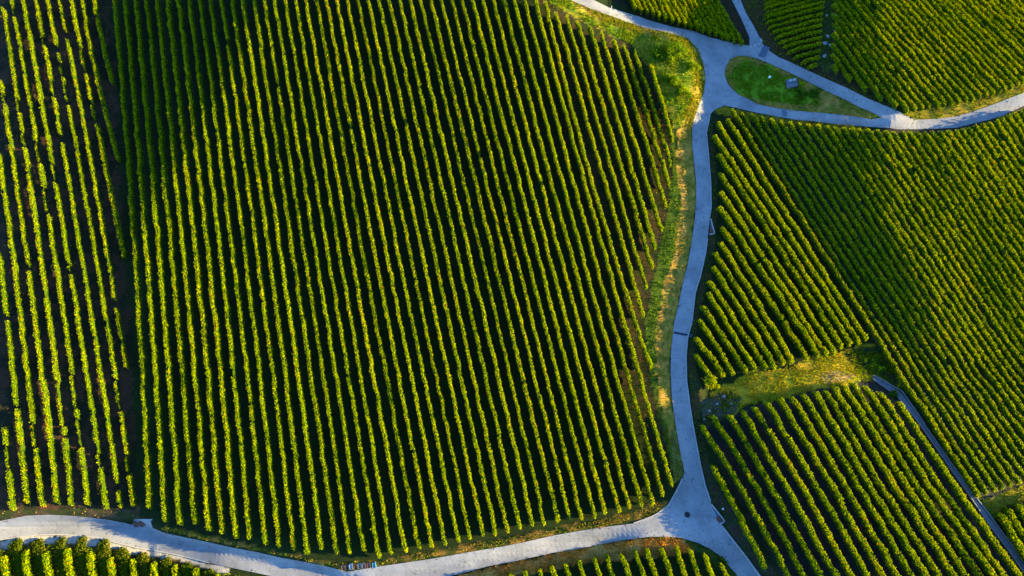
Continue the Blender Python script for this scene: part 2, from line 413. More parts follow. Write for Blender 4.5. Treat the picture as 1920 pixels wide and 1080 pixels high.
for pts, segs, n, extra in [([(132, 0), (172, 200), (233, 490)], [(-25, 88), (135, 195), (225, 482)], 3, 'fading out halfway'),
                            ([(152, 0), (170, 100), (220, 300)], [(-25, 300)], 2, 'shaded and short'),
                            ([(175, 0), (190, 80), (208, 155)], [(-25, 155)], 1, 'shaded and shortest')]:
    add_row(poly_fn(pts), segs, f'{nth(n)} sparse-field vine row from the dark gully, {extra}', ga, .42, 1.5, 95, .165, .1, fill=True)

# field B: the big field
BE = [(277, 955), (307, 980), (335, 985), (362, 985), (390, 997), (415, 1002), (442, 1010), (467, 1012), (497, 1022), (522, 1027), (550, 1032), (575, 1040), (602, 1032), (630, 1040), (655, 1040), (682, 1037), (710, 1047), (732, 1040), (760, 1037), (785, 1030), (810, 1027), (835, 1022), (860, 1017), (882, 1012), (907, 1005), (930, 1005), (952, 1000), (975, 992), (1000, 987), (1022, 985), (1047, 980), (1070, 977), (1092, 975), (1117, 972), (1137, 965), (1162, 962), (1182, 955), (1205, 950), (1227, 947), (1245, 930), (1262, 912)]
gb = 'long vine rows of the big field above the lower road'
for k in range(41):
    x0 = 212 + 20.2 * k if k <= 13 else 475 + 19.6 * (k - 13)
    x5 = float(np.interp(k, [0, 10, 30, 42], [255, 490, 940, 1195]))
    lab = f'long vine row in the big field, {nth(k + 1)} counting from the dark gully' if k < 26 else f'long vine row in the big field, {nth(51 - k)} from the grassy bank by the lane'
    add_row(poly_fn([(x0, 0), (x5, 540), BE[k]]), [(-28, BE[k][1])], lab, gb, .43, 1.7, 112, .15, .03, n=15)
BS = [((1022, 0), (1172, 540), (1222, 690)), ((1042, 20), (1193, 540), (1208, 592)), ((1062, 25), (1213, 540)), ((1082, 35), (1224, 502)), ((1105, 45), (1230, 466)), ((1127, 57), (1241, 432)), ((1150, 70), (1251, 386)), ((1170, 80), (1257, 346)), ((1190, 90), (1260, 306)), ((1220, 118), (1263, 262))]
for i, pts in enumerate(BS):
    pts = list(pts); lab = f'shorter vine row of the big field, {nth(10 - i)} from the grassy bank by the lane'
    add_row(poly_fn(pts), [(pts[0][1], pts[-1][1])], lab, gb, .43, 1.6, 108, .15, .04)

# field C: between the lane and the clearing, rows running into the grass
CS = [(1364, 220), (1346, 227), (1340, 251), (1349, 285), (1350, 322), (1352, 357), (1349, 386), (1354, 424), (1352, 452), (1341, 470), (1338, 498), (1330, 525), (1327, 547), (1317, 572), (1312, 597), (1305, 632), (1306, 662)]
CE = [(1627, 638), (1615, 645), (1599, 647), (1583, 652), (1569, 663), (1553, 667), (1539, 667), (1518, 674), (1490, 679), (1474, 682), (1457, 691), (1440, 691), (1418, 693), (1401, 697), (1378, 702), (1360, 705), (1342, 722)]
gc = 'vine rows between the lane and the grass clearing'
for i, (a, b_) in enumerate(zip(CS, CE)):
    lab = f'vine row ending at the grass clearing, {nth(17 - i)} from its corner by the lane'
    add_row(poly_fn([a, b_]), [(a[1], b_[1])], lab, gc, .50, 1.6, 135, .155, .03)

# field D: long rows beyond the clearing, down to the channel
RTOP = lambda x: np.interp(x, [1331, 1358, 1420, 1457, 1494, 1568, 1620, 1682, 1745, 1792, 1823, 1854, 1901, 1930, 1990, 2050], [215, 198, 212, 219, 225, 233, 237, 243, 242, 240, 232, 225, 207, 196, 170, 140])
gd = 'vine rows climbing from the channel to the curved road'
nd = 0
for k in range(0, 38):
    x274 = 1418 + 16 * k if k <= 10 else (1578 + 14.6 * (k - 10) if k <= 15 else 1651 + 14.8 * (k - 15))
    x623 = 1642 + 16.2 * min(k, 8) + 15.3 * max(k - 8, 0)
    fn = lin_fn([(x274, 274), (x623, 623), (1741 + 17.1 * k, 780), (1841 + 18.5 * k, 933)])
    y = np.linspace(150, 960, 811); x = fn(y)
    ok = (y > RTOP(x) + 1) & (y < 933 - .33 * (x - 1841)) & (x < 1995)
    if not ok.any(): continue
    y0, y1 = y[ok].min(), y[ok].max(); nd += 1
    lab = f'vine row below the curved road, {nth(nd)} beyond the clearing' + (' beside the concrete channel' if k == 0 else '')
    add_row(fn, [(y0, y1)], lab, gd, .37, 1.45, 105, .14, .04, n=13)

# field E: below the clearing
E9 = [1362, 1392, 1422, 1452, 1479, 1510, 1537, 1565, 1591, 1615, 1636, 1659, 1685, 1706, 1728, 1750, 1770, 1796]
E10 = [1443, 1480, 1508, 1538, 1569, 1597, 1627, 1655, 1684, 1710, 1737, 1763, 1790, 1813, 1840, 1863, 1884, 1911]
E8 = [1292, 1318, 1350, 1381, 1410, 1438, 1466, 1494, 1520, 1544, 1567, 1589, 1611, 1632, 1652, 1673, 1693, 1717]
ES = [873, 797, 778, 776, 768, 760, 754, 745, 742, 738, 734, 730, 724, 720, 716, 722, 733, 753]
ge = 'vine rows below the grass clearing'
for k in range(18):
    lab = f'vine row below the grass clearing, {nth(k + 1)} from the lane' if k < 9 else f'vine row below the grass clearing, {nth(18 - k)} from the concrete channel'
    add_row(lin_fn([(E8[k], 798), (E9[k], 917), (E10[k], 1077)]), [(ES[k], 1067 if k == 0 else 1112)], lab, ge, .53, 1.7, 148, .16, .03, n=13)

# field F: above the upper road
gf = 'narrow vine rows above the upper road'
for k in range(18):
    xe = 1193 + 11.8 * k; ye = 14 + .323 * (xe - 1193); s = .50 + .007 * k
    add_row(lin_fn([(xe, ye), (xe - s * 100, ye - 100)]), [(-30, ye)], f'narrow vine row above the upper road, {nth(18 - k)} from the steep side lane', gf, .44, 1.5, 110, .15)

# field G: short rows across the slope between the side lane and the stony strip
gg = 'short cross-slope vine rows beside the side lane'
for k in range(16):
    yl = -14 + 9.2 * k
    xl = float(np.interp(yl, [40, 62, 82, 98, 112, 126], [1436, 1450, 1465, 1479, 1500, 1518])); xr = float(np.interp(yl, [0, 50, 110, 126], [1550, 1545, 1540, 1535]))
    if xr - xl < 12: continue
    xs = np.linspace(xl, xr, 6); ys = yl - .27 * (xs - xl)
    p = ground(xs, ys, 1.0)
    me = row_mesh([p[:, :2]], .42, 1.15, 110, .16, 900 + k)
    o = link('vine_row', me); tag(o, f'short cross-slope vine row ending at the stony strip, {nth(16 - k)} above the island road', 'vine row', gg); ROWS.append(o)

# field H: top corner field
HB = lambda x: np.interp(x, [1545, 1600, 1650, 1700, 1740, 1800, 1850, 1900, 1960, 2050], [118, 150, 182, 208, 203, 193, 180, 164, 138, 100])
gh = 'dense vine rows beyond the stony strip'
nh = 0
for k in range(-9, 42):
    fn = lin_fn([(1545 + 13.5 * k, 0), (1700 + 16 * k, 200)])
    y = np.linspace(-28, 215, 244); x = fn(y); ok = (x > 1562) & (y < HB(x)) & (x < 1985)
    if ok.sum() < 8: continue
    nh += 1
    add_row(fn, [(y[ok].min(), y[ok].max())], f'dense vine row in the uppermost corner field, {nth(nh)} from the foot of the stony strip', gh, .33, 1.25, 100, .13, .05)

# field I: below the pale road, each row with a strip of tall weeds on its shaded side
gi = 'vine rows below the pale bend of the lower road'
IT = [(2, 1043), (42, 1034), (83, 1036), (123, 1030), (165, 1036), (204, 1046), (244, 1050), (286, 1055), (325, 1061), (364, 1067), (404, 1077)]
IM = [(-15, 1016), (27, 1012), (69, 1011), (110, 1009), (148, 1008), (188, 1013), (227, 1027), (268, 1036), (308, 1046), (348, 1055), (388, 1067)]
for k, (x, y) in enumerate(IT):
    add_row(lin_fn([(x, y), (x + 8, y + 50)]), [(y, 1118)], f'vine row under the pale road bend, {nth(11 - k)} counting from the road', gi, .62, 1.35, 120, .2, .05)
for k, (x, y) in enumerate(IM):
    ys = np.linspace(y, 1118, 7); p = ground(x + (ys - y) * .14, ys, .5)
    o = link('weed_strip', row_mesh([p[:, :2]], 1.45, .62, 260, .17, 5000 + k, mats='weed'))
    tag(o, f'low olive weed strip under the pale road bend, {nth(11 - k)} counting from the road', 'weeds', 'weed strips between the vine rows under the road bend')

# field J
gj = 'vine rows below the reddish verge'
JT = [(957, 1076), (982, 1069), (1009, 1067), (1034, 1060), (1060, 1054), (1085, 1051), (1114, 1046), (1137, 1041), (1166, 1038), (1192, 1032), (1213, 1028), (1241, 1028), (1268, 1025), (1294, 1030), (1323, 1039), (1355, 1056)]
for k, (x, y) in enumerate(JT):
    add_row(lin_fn([(x, y), (x + 16, y + 50)]), [(y, 1118)], f'vine row below the reddish verge, {nth(16 - k)} from the lane at the junction', gj, .5, 1.3, 125, .165, .12 if k < 6 else 0)

# field K
gk = 'vine rows of the corner plot past the channel'
for k, (x, y) in enumerate([(1878, 962), (1892, 953), (1910, 945), (1929, 937), (1948, 930)]):
    add_row(lin_fn([(x, y), (x + 60, y + 100)]), [(y, min(1112, y + (1990 - x) / .6))], f'vine row in the corner plot, {nth(k + 1)} from the channel', gk, .58, 1.55, 110, .19)

# ------------------------------------------------------------------ outlines on the ground
def inside(P, poly):
    x, y = P[:, 0], P[:, 1]; r = np.zeros(len(P), bool); n = len(poly); j = n - 1
    for i in range(n):
        xi, yi = poly[i]; xj, yj = poly[j]
        c = ((yi > y) != (yj > y)) & (x < (xj - xi) * (y - yi) / (yj - yi + 1e-12) + xi); r ^= c; j = i
    return r

def outline(pts):
    p = np.array(pts, float); return ground(p[:, 0], p[:, 1])[:, :2]

def dense(poly, step=.5, closed=True):
    out = []; n = len(poly)
    for i in range(n if closed else n - 1):
        a, b = poly[i], poly[(i + 1) % n]; k = max(1, int(np.linalg.norm(b - a) / step))
        for t in range(k): out.append(a + (b - a) * t / k)
    if not closed: out.append(poly[-1])
    return np.array(out)

T_LOW = [(1020, -28), (1068, 0), (1100, 14), (1160, 36), (1220, 55), (1260, 64), (1288, 73), (1307, 91), (1317, 116), (1323, 146), (1319, 175), (1309, 201), (1300, 226), (1298, 240)]
LANE_LEFT = [(1298, 273), (1305, 340), (1305, 373), (1303, 407), (1298, 447), (1290, 493), (1280, 533), (1268, 590), (1264, 604), (1258, 660), (1257, 693), (1260, 749), (1266, 793), (1274, 840), (1283, 884), (1280, 896), (1267, 922), (1253, 947), (1233, 962), (1220, 969)]
W_UP = [(1191, 981), (1142, 987), (1088, 995), (1033, 1005), (989, 1015), (946, 1024), (880, 1035), (820, 1046), (760, 1055), (705, 1063), (650, 1072)]
WL_UP = [(636, 1068), (612, 1062), (568, 1053), (524, 1045), (481, 1035), (437, 1027), (393, 1017), (349, 1008), (306, 998), (287, 990), (286, 973), (252, 973), (248, 984), (233, 980), (200, 974), (167, 970), (133, 967), (92, 965), (50, 967), (25, 972), (0, 977), (-60, 992)]
WL_LOW = [(-60, 1030), (0, 1012), (33, 1007), (67, 1003), (117, 1002), (150, 1005), (183, 1008), (217, 1017), (258, 1027), (317, 1037), (349, 1044), (393, 1055), (437, 1065), (481, 1074), (513, 1081), (600, 1102), (640, 1108), (700, 1104), (780, 1092)]
W_LOW = [(830, 1083), (880, 1071), (913, 1062), (967, 1052), (1033, 1037), (1099, 1026), (1164, 1013), (1220, 1006), (1249, 1006), (1276, 1008), (1309, 1018), (1331, 1029), (1347, 1040), (1362, 1056), (1380, 1076), (1402, 1125)]
LANE_RIGHT = [(1462, 1125), (1424, 1080), (1402, 1049), (1376, 1016), (1351, 984), (1333, 944), (1322, 911), (1313, 873), (1307, 840), (1298, 793), (1293, 760), (1287, 716), (1286, 667), (1289, 633), (1297, 604), (1302, 560), (1303, 550), (1313, 517), (1323, 473), (1328, 433), (1333, 390), (1332, 340), (1327, 280), (1324, 250), (1331, 215), (1341, 205), (1358, 198)]
R2_LOW = [(1382, 203), (1420, 212), (1457, 219), (1494, 225), (1531, 228), (1568, 233), (1605, 236), (1629, 238), (1682, 243), (1745, 242), (1792, 240), (1823, 232), (1854, 225), (1878, 218), (1901, 207), (1925, 196), (1990, 165), (2060, 125)]
R1_UP = [(2060, 95), (1990, 140), (1920, 174), (1876, 191), (1854, 199), (1823, 210), (1792, 219), (1760, 223), (1720, 225), (1707, 222), (1690, 213), (1651, 195), (1624, 184), (1587, 165), (1550, 149), (1513, 132), (1475, 114), (1460, 108), (1444, 97), (1434, 88), (1429, 81), (1423, 69), (1411, 46), (1398, 24), (1388, 0), (1374, -30)]
T_UP = [(1356, -30), (1372, 0), (1382, 20), (1390, 36), (1400, 59), (1405, 71), (1405, 86), (1383, 83), (1341, 73), (1301, 59), (1260, 51), (1200, 32), (1140, 14), (1112, 0), (1060, -28)]
ROAD = outline(T_LOW + LANE_LEFT + W_UP + WL_UP + WL_LOW + W_LOW + LANE_RIGHT + R2_LOW + R1_UP + T_UP)
ISLAND_PX = [(1358, 140), (1360, 128), (1368, 112), (1382, 105), (1402, 105), (1419, 110), (1437, 117), (1460, 127), (1475, 134), (1512, 152), (1549, 171), (1586, 188), (1623, 206), (1642, 214), (1653, 221), (1633, 224), (1614, 221), (1568, 215), (1512, 210), (1475, 206), (1447, 202), (1420, 196), (1402, 186), (1386, 179), (1374, 169), (1364, 158)]
ISLAND = outline(ISLAND_PX)

# ------------------------------------------------------------------ ground sheet with cover zones
gx = np.concatenate([-np.geomspace(2500, 84, 22), np.arange(-82, 92.01, .32), np.geomspace(94, 2500, 22)])
gy = np.concatenate([-np.geomspace(2500, 50, 22), np.arange(-48, 66.01, .32), np.geomspace(68, 2500, 22)])
GX, GY = np.meshgrid(gx, gy, indexing='ij')
GZ = height(GX, GY)
P2 = np.stack([GX.ravel(), GY.ravel()], -1)
jit = np.stack([fbm(P2[:, 0], P2[:, 1], 1.6, 40) - .5, fbm(P2[:, 0], P2[:, 1], 1.6, 60) - .5], -1)
cover = np.zeros((len(P2), 3)); cover[:] = (.011, .016, .004)
nA = fbm(P2[:, 0], P2[:, 1], 4.0, 11, 4)[:, None]
cover = cover * (1 - .5 * nA) + np.array((.009, .022, .002)) * (.9 * nA)
ZONES = {}
def zone(name, pts, col, soft=1.0, patch=None, col2=None):
    poly = outline(pts) if not isinstance(pts, np.ndarray) else pts
    ZONES[name] = poly
    w = inside(P2 + jit * 1.2 * soft, poly)
    if patch is not None:
        pn = fbm(P2[:, 0], P2[:, 1], patch, 77, 3)
        t = sstep((pn - .42) / .2)[:, None]
        cc = np.array(col) * (1 - t) + np.array(col2) * t
        cover[w] = cc[w]
    else: cover[w] = col
SOIL_BR = (.13, .075, .035)
zone('field_a', [(-60, -40), (205, -40), (226, 300), (245, 600), (262, 968), (-60, 985)], (.014, .015, .006), 1, 1.5, (.045, .024, .012))
zone('field_b_east', [(1005, -10), (1140, 58), (1225, 125), (1266, 280), (1250, 420), (1216, 560), (1222, 690), (1262, 880), (1190, 800), (1130, 560), (1070, 300)], (.013, .020, .004), 2.5, 1.0, (.032, .024, .008))
zone('field_e', [(1310, 790), (1640, 705), (1925, 1085), (1925, 1120), (1480, 1120)], (.020, .020, .016), 1, 2.5, (.035, .024, .016))
zone('field_d', [(1400, 225), (1640, 245), (1990, 170), (1990, 950), (1850, 935), (1640, 640)], (.025, .028, .026), 1, 3, (.035, .028, .018))
zone('field_h', [(1545, -40), (1990, -40), (1990, 140), (1720, 214), (1550, 140)], (.02, .02, .008), 1, 3, (.03, .022, .01))
zone('field_fg', [(1060, -40), (1560, -40), (1540, 140), (1430, 85), (1395, 82), (1200, 25)], (.016, .016, .006), 1, 3, (.03, .02, .01))
zone('verge_upper', T_LOW[1:] + [(1262, 240), (1245, 190), (1222, 130), (1185, 85), (1130, 55), (1075, 30), (1030, 6), (1010, -20)], (.075, .13, .006), 1, 1.5, (.20, .18, .012))
zone('rim_upper', [(1068, 0), (1100, 14), (1160, 36), (1220, 55), (1260, 64), (1288, 73), (1307, 91), (1317, 116), (1323, 146), (1319, 175), (1309, 201), (1300, 226), (1298, 240), (1275, 240), (1292, 195), (1304, 160), (1303, 125), (1290, 95), (1265, 78), (1200, 62), (1140, 44), (1090, 22)], (.38, .25, .03), .6)
VERGE = [(1272, 240)] + [(1298, 240)] + LANE_LEFT[:15] + [(1258, 850), (1250, 800), (1240, 760), (1230, 700), (1230, 620), (1244, 540), (1265, 470), (1278, 380), (1270, 300)]
zone('verge_lane', VERGE, (.34, .20, .03), .5, .7, (.17, .14, .014))
zone('verge_foot', [(1258, 800), (1266, 800), (1274, 840), (1283, 884), (1280, 896), (1266, 905), (1256, 860)], (.14, .13, .03), .5)
zone('bank_green', [(1262, 235), (1270, 300), (1277, 385), (1264, 470), (1243, 540), (1229, 620), (1229, 700), (1240, 760), (1252, 810), (1262, 880), (1250, 840), (1228, 745), (1210, 660), (1212, 590), (1232, 500), (1252, 400), (1262, 310), (1258, 240)], (.05, .085, .005), .5)
zone('east_verge', [(1327, 240), (1333, 390), (1328, 433), (1313, 517), (1298, 604), (1288, 667), (1290, 716), (1300, 790), (1315, 880), (1330, 880), (1312, 790), (1312, 720), (1300, 660), (1310, 590), (1330, 530), (1345, 430), (1343, 300), (1336, 225)], (.022, .028, .008), .5, 1.5, (.045, .032, .012))
zone('island', ISLAND, (.25, .15, .03), .3, .9, (.13, .13, .015))
zone('island_green', [(1375, 128), (1405, 112), (1440, 124), (1475, 146), (1505, 165), (1525, 185), (1540, 196), (1500, 197), (1440, 190), (1400, 180), (1380, 166), (1370, 146)], (.10, .20, .008), 1)
zone('south_of_road', [(1341, 207), (1358, 200), (1420, 214), (1494, 227), (1629, 240), (1620, 252), (1494, 242), (1420, 226), (1350, 216)], (.20, .15, .012), .6)
zone('clearing', [(1335, 735), (1400, 702), (1470, 690), (1550, 668), (1600, 650), (1632, 640), (1655, 665), (1690, 705), (1690, 740), (1640, 715), (1560, 722), (1480, 745), (1400, 762), (1345, 790), (1318, 780)], (.36, .23, .012), 1.2, 1.6, (.19, .19, .007))
zone('clearing_soil', [(1535, 704), (1575, 694), (1604, 705), (1592, 714), (1545, 716)], (.36, .23, .11), .8)
zone('weeds', [(1582, 662), (1630, 645), (1655, 655), (1690, 705), (1682, 732), (1640, 703), (1606, 700)], (.02, .032, .006), .8)  # dark weedy ground with the vine rows' cast shadow put into the colour
zone('stony', [(1312, 752), (1370, 733), (1392, 752), (1362, 790), (1322, 802)], (.03, .036, .010), 1, .6, (.06, .06, .045))
zone('gravel_e', [(1314, 872), (1330, 872), (1362, 940), (1412, 1010), (1452, 1076), (1426, 1080), (1378, 1016), (1335, 944), (1324, 911)], (.03, .036, .018), .6, .8, (.045, .028, .02))
zone('red_verge', [(860, 1082), (913, 1064), (967, 1054), (1033, 1039), (1164, 1015), (1220, 1008), (1276, 1010), (1300, 1018), (1310, 1032), (1250, 1044), (1150, 1048), (1080, 1058), (1000, 1076), (930, 1090)], (.40, .15, .02), .7, .8, (.34, .20, .05))
zone('green_corner', [(1286, 1012), (1331, 1030), (1347, 1041), (1362, 1057), (1382, 1078), (1400, 1120), (1370, 1120), (1350, 1070), (1320, 1040), (1290, 1026)], (.03, .05, .006), .5)
zone('verge_h', [(1690, 214), (1720, 226), (1760, 224), (1823, 211), (1876, 192), (1930, 171), (1990, 140), (1990, 118), (1930, 152), (1860, 180), (1800, 194), (1740, 204)], (.28, .19, .016), .6, 1.5, (.15, .14, .01))
zone('stony_strip', [(1538, -20), (1566, -20), (1562, 60), (1561, 130), (1546, 140), (1534, 118), (1540, 60)], (.030, .042, .012), .8)
zone('lane_margin', [(1388, -20), (1438, -20), (1438, 50), (1455, 75), (1500, 116), (1540, 138), (1600, 162), (1690, 208), (1640, 195), (1540, 143), (1470, 110), (1440, 92), (1424, 68), (1400, 22)], (.035, .024, .008), .6)
zone('pale_margin', [(-60, 1030), (0, 1013), (67, 1004), (150, 1006), (217, 1018), (317, 1038), (430, 1064), (425, 1074), (317, 1050), (217, 1031), (150, 1021), (67, 1019), (0, 1027), (-60, 1050)], (.34, .31, .26), .6)
zone('field_i', [(-60, 1050), (0, 1028), (67, 1020), (150, 1022), (217, 1033), (317, 1052), (430, 1076), (500, 1090), (500, 1125), (-60, 1125)], (.11, .05, .015), .8, 1.2, (.03, .03, .008))
zone('corner_clearing', [(1842, 938), (1935, 904), (1990, 890), (1990, 925), (1930, 934), (1885, 955), (1862, 978), (1850, 962)], (.19, .15, .012), .8, 1.5, (.08, .10, .008))
zone('fringe_a', [(-60, 992), (0, 977), (25, 972), (50, 967), (133, 967), (233, 980), (262, 975), (262, 955), (130, 950), (-60, 962)], (.022, .030, .008), .8, 1.2, (.05, .035, .018))
zone('fringe_w', [(300, 992), (393, 1013), (481, 1031), (568, 1049), (640, 1069), (705, 1061), (820, 1044), (946, 1022), (1033, 1003), (1142, 985), (1220, 967), (1253, 945), (1244, 936), (1180, 962), (1090, 982), (990, 1000), (860, 1024), (720, 1050), (640, 1056), (560, 1044), (440, 1014), (310, 986)], (.04, .045, .006), .6, .8, (.19, .10, .018))

nxg, nyg = len(gx), len(gy)
i, j = np.meshgrid(np.arange(nxg - 1), np.arange(nyg - 1), indexing='ij')
Q = np.stack([i * nyg + j, (i + 1) * nyg + j, (i + 1) * nyg + j + 1, i * nyg + j + 1], -1).reshape(-1, 4)
me = mesh_np('ground', np.stack([GX.ravel(), GY.ravel(), GZ.ravel()], -1), Q, None, (M['soil'],), smooth=True)
ca = me.color_attributes.new('cover', 'FLOAT_COLOR', 'POINT')
ca.data.foreach_set('color', np.concatenate([cover, np.ones((len(cover), 1))], 1).astype(np.float32).ravel())
tag(link('ground', me), kind='structure')

# ------------------------------------------------------------------ road
def slab(name, outer, holes, m, lift, step=.6, skirt=.3):
    loops = [dense(outer, .5)] + [dense(h, .5) for h in holes]
    pts, edges = [], []
    for L in loops:
        b = len(pts); n = len(L); pts += [tuple(p) for p in L]; edges += [(b + i, b + (i + 1) % n) for i in range(n)]
    nb = len(pts)
    lo, hi = outer.min(0), outer.max(0)
    gxx, gyy = np.meshgrid(np.arange(lo[0], hi[0], step), np.arange(lo[1], hi[1], step)); Gp = np.stack([gxx.ravel(), gyy.ravel()], -1)
    ins = inside(Gp, outer)
    for h in holes: ins &= ~inside(Gp, h)
    Gp = Gp[ins]; allb = np.array(pts)
    keep = np.ones(len(Gp), bool)
    for s in range(0, len(Gp), 2000):
        dd = ((Gp[s:s + 2000, None, :] - allb[None]) ** 2).sum(-1).min(1); keep[s:s + 2000] = dd > .06
    pts += [tuple(p) for p in Gp[keep]]
    ov, oe, of, *_ = delaunay_2d_cdt([Vector(p) for p in pts], edges, [], 0, 1e-5)
    V2 = np.array([(v.x, v.y) for v in ov]); T = np.array([f for f in of if len(f) == 3]); cen = V2[T].mean(1)
    ok = inside(cen, outer)
    for h in holes: ok &= ~inside(cen, h)
    T = T[ok]
    V = np.concatenate([V2, (height(V2[:, 0], V2[:, 1]) + lift)[:, None]], 1)
    Vs, Qs = [V], []; b = len(V)
    for L in loops:
        n = len(L); z = height(L[:, 0], L[:, 1])
        Vs.append(np.concatenate([np.c_[L, z + lift], np.c_[L, z + lift - skirt]]))
        a = np.arange(n); Qs.append(np.stack([b + a, b + (a + 1) % n, b + n + (a + 1) % n, b + n + a], -1)); b += 2 * n
    me = mesh_np(name, np.concatenate(Vs), np.concatenate(Qs), T, (m,))
    return link(name, me)
tag(slab('road', ROAD, [ISLAND], M['road'], .08), kind='structure')
LIFT = .08

def ribbon(name, px, width, m, lift, closed=False, thick=0.0, side=0.0):
    """a strip of constant width following the ground along a surveyed line"""
    P = dense(outline(px), .35, False); t = np.gradient(P, axis=0); t /= np.linalg.norm(t, axis=1, keepdims=True); n = np.stack([-t[:, 1], t[:, 0]], -1)
    Lp, Rp = P + n * (side + width / 2), P + n * (side - width / 2)
    zc = height(P[:, 0], P[:, 1]) + lift; k = len(P)
    zl, zr = np.maximum(height(Lp[:, 0], Lp[:, 1]) + lift, zc - .02), np.maximum(height(Rp[:, 0], Rp[:, 1]) + lift, zc - .02)
    V = [np.c_[Lp, zl], np.c_[Rp, zr]]; a = np.arange(k - 1)
    Q = [np.stack([a, k + a, k + a + 1, a + 1], -1)]
    if thick:
        V += [np.c_[Lp, zl - thick], np.c_[Rp, zr - thick]]
        Q += [np.stack([a, a + 1, 2 * k + a + 1, 2 * k + a], -1), np.stack([k + a, 3 * k + a, 3 * k + a + 1, k + a + 1], -1), np.array([[0, 2 * k, 3 * k, k], [k - 1, 2 * k - 1, 4 * k - 1, 3 * k - 1]])]
    return mesh_np(name, np.concatenate(V), np.concatenate(Q), None, (m,))

kerb_px = [(1331, 216), (1324, 250), (1327, 280), (1332, 340), (1333, 390), (1329.5, 410)]
tag(link('kerb', ribbon('kerb', kerb_px, .16, M['wall'], .14, thick=.35)), kind='structure')
tag(link('kerb', ribbon('kerb', [(1326, 447), (1323, 473), (1313, 517), (1303, 550), (1297, 604), (1289, 633), (1286, 667), (1287, 716), (1293, 760), (1298, 793), (1307, 840), (1313, 873), (1322, 911), (1332, 940)], .16, M['wall'], .13, thick=.35)), kind='structure')
tag(link('kerb', ribbon('kerb', [(1349, 981), (1376, 1016), (1402, 1049), (1424, 1080), (1462, 1125)], .2, M['wall'], .16, thick=.4)), kind='structure')
tag(link('kerb', ribbon('kerb', WL_LOW[:12], .14, M['wall'], .10, thick=.35)), kind='structure')
tag(link('kerb', ribbon('kerb', [(1188, 981), (1220, 969.5), (1233, 962.5), (1253, 947.5), (1267, 922.5), (1279, 898)], .14, M['wall'], .13, thick=.35)), kind='structure')
seams = [[(1330, 168), (1338, 182), (1347, 192), (1358, 198)], [(1297, 925), (1305, 948), (1318, 975), (1335, 1010), (1348, 1036)], [(1299, 250), (1322, 252)], [(1305, 300), (1328, 301)], [(1306, 350), (1332, 351)], [(1301, 430), (1328, 434)], [(1291, 488), (1319, 492)], [(1277, 545), (1306, 549)], [(1258, 672), (1286, 672)], [(1260, 735), (1289, 733)], [(1269, 806), (1300, 802)], [(1279, 858), (1310, 855)],
         [(1040, 1005), (1046, 1034)], [(966, 1020), (972, 1050)], [(1110, 993), (1118, 1021)], [(1183, 983), (1192, 1008)], [(890, 1034), (898, 1066)], [(800, 1050), (808, 1086)], [(1350, 1062), (1400, 1046)]]
for s in seams: tag(link('joint', ribbon('joint', s, .04, M['seam'], LIFT + .006)), kind='structure')

# ------------------------------------------------------------------ small built things
def frame_at(px, py, px2, py2):
    a, b = gpt(px, py), gpt(px2, py2); return a, b, math.atan2(b.y - a.y, b.x - a.x), (b - a).length

def slope_rot(p):
    e = .3; gxn = float(height(p.x + e, p.y) - height(p.x - e, p.y)) / (2 * e); gyn = float(height(p.x, p.y + e) - height(p.x, p.y - e)) / (2 * e)
    return Vector((0, 0, 1)).rotation_difference(Vector((-gxn, -gyn, 1)).normalized())

def seat(o, rz, p):
    o.rotation_mode = 'QUATERNION'; o.rotation_quaternion = slope_rot(p) @ Matrix.Rotation(rz, 3, 'Z').to_quaternion()

def grate(a, b, width, label, nbars, bar_m, lift=LIFT):
    pa, pb, rz, L = frame_at(*a, *b); c = (pa + pb) / 2; c.z = float(height(c.x, c.y)) + lift
    o = root('drain_grate', c); seat(o, rz, c)
    bm = bmesh.new(); h = width / 2; t = .05
    box(bm, -L / 2, L / 2, -h, -h + t, .002, .03); box(bm, -L / 2, L / 2, h - t, h, .002, .03)
    box(bm, -L / 2, -L / 2 + t, -h + t, h - t, .002, .028); box(bm, L / 2 - t, L / 2, -h + t, h - t, .002, .028)
    bm_obj('frame', bm, M['galv'], o)
    bm = bmesh.new(); box(bm, -L / 2 + t, L / 2 - t, -h + t, h - t, .003, .008)
    bm_obj('black_backing', bm, M['black'], o)  # flat black plate; the dark of the pit is put into its colour
    bm = bmesh.new()
    for i in range(nbars):
        x = -L / 2 + t + (i + .5) * (L - 2 * t) / nbars; w = (L - 2 * t) / nbars * .3
        box(bm, x - w, x + w, -h + t, h - t, .010, .024)
    bm_obj('grille', bm, bar_m, o)
    return tag(o, label, 'drain')
grate((1263, 623.5), (1297, 630), .34, 'narrow dark drain grate crossing the lane beside the grassy bank', 30, M['iron'])
grate((1427, 108), (1437, 88), 1.05, 'wide dark steel grate across the upper road beside the grass island', 26, M['galv'])
grate((1467.5, 206.5), (1471.5, 217.5), .55, 'small dark steel grate across the narrow road under the grass island', 14, M['galv'])

# manhole
p = gpt(1288.5, 965); p.z += LIFT
o = root('manhole_cover', p); seat(o, 0, p); tag(o, 'round dark iron manhole cover in the middle of the road junction', 'manhole cover')
bm = bmesh.new(); cyl(bm, .36, .002, .02, 28); bm_obj('rim', bm, M['iron'], o)
bm = bmesh.new(); cyl(bm, .30, .021, .032, 28)
for a in range(-3, 4): box(bm, -.22, .22, a * .07 - .015, a * .07 + .015, .033, .04)
bm_obj('lid', bm, M['black'], o)

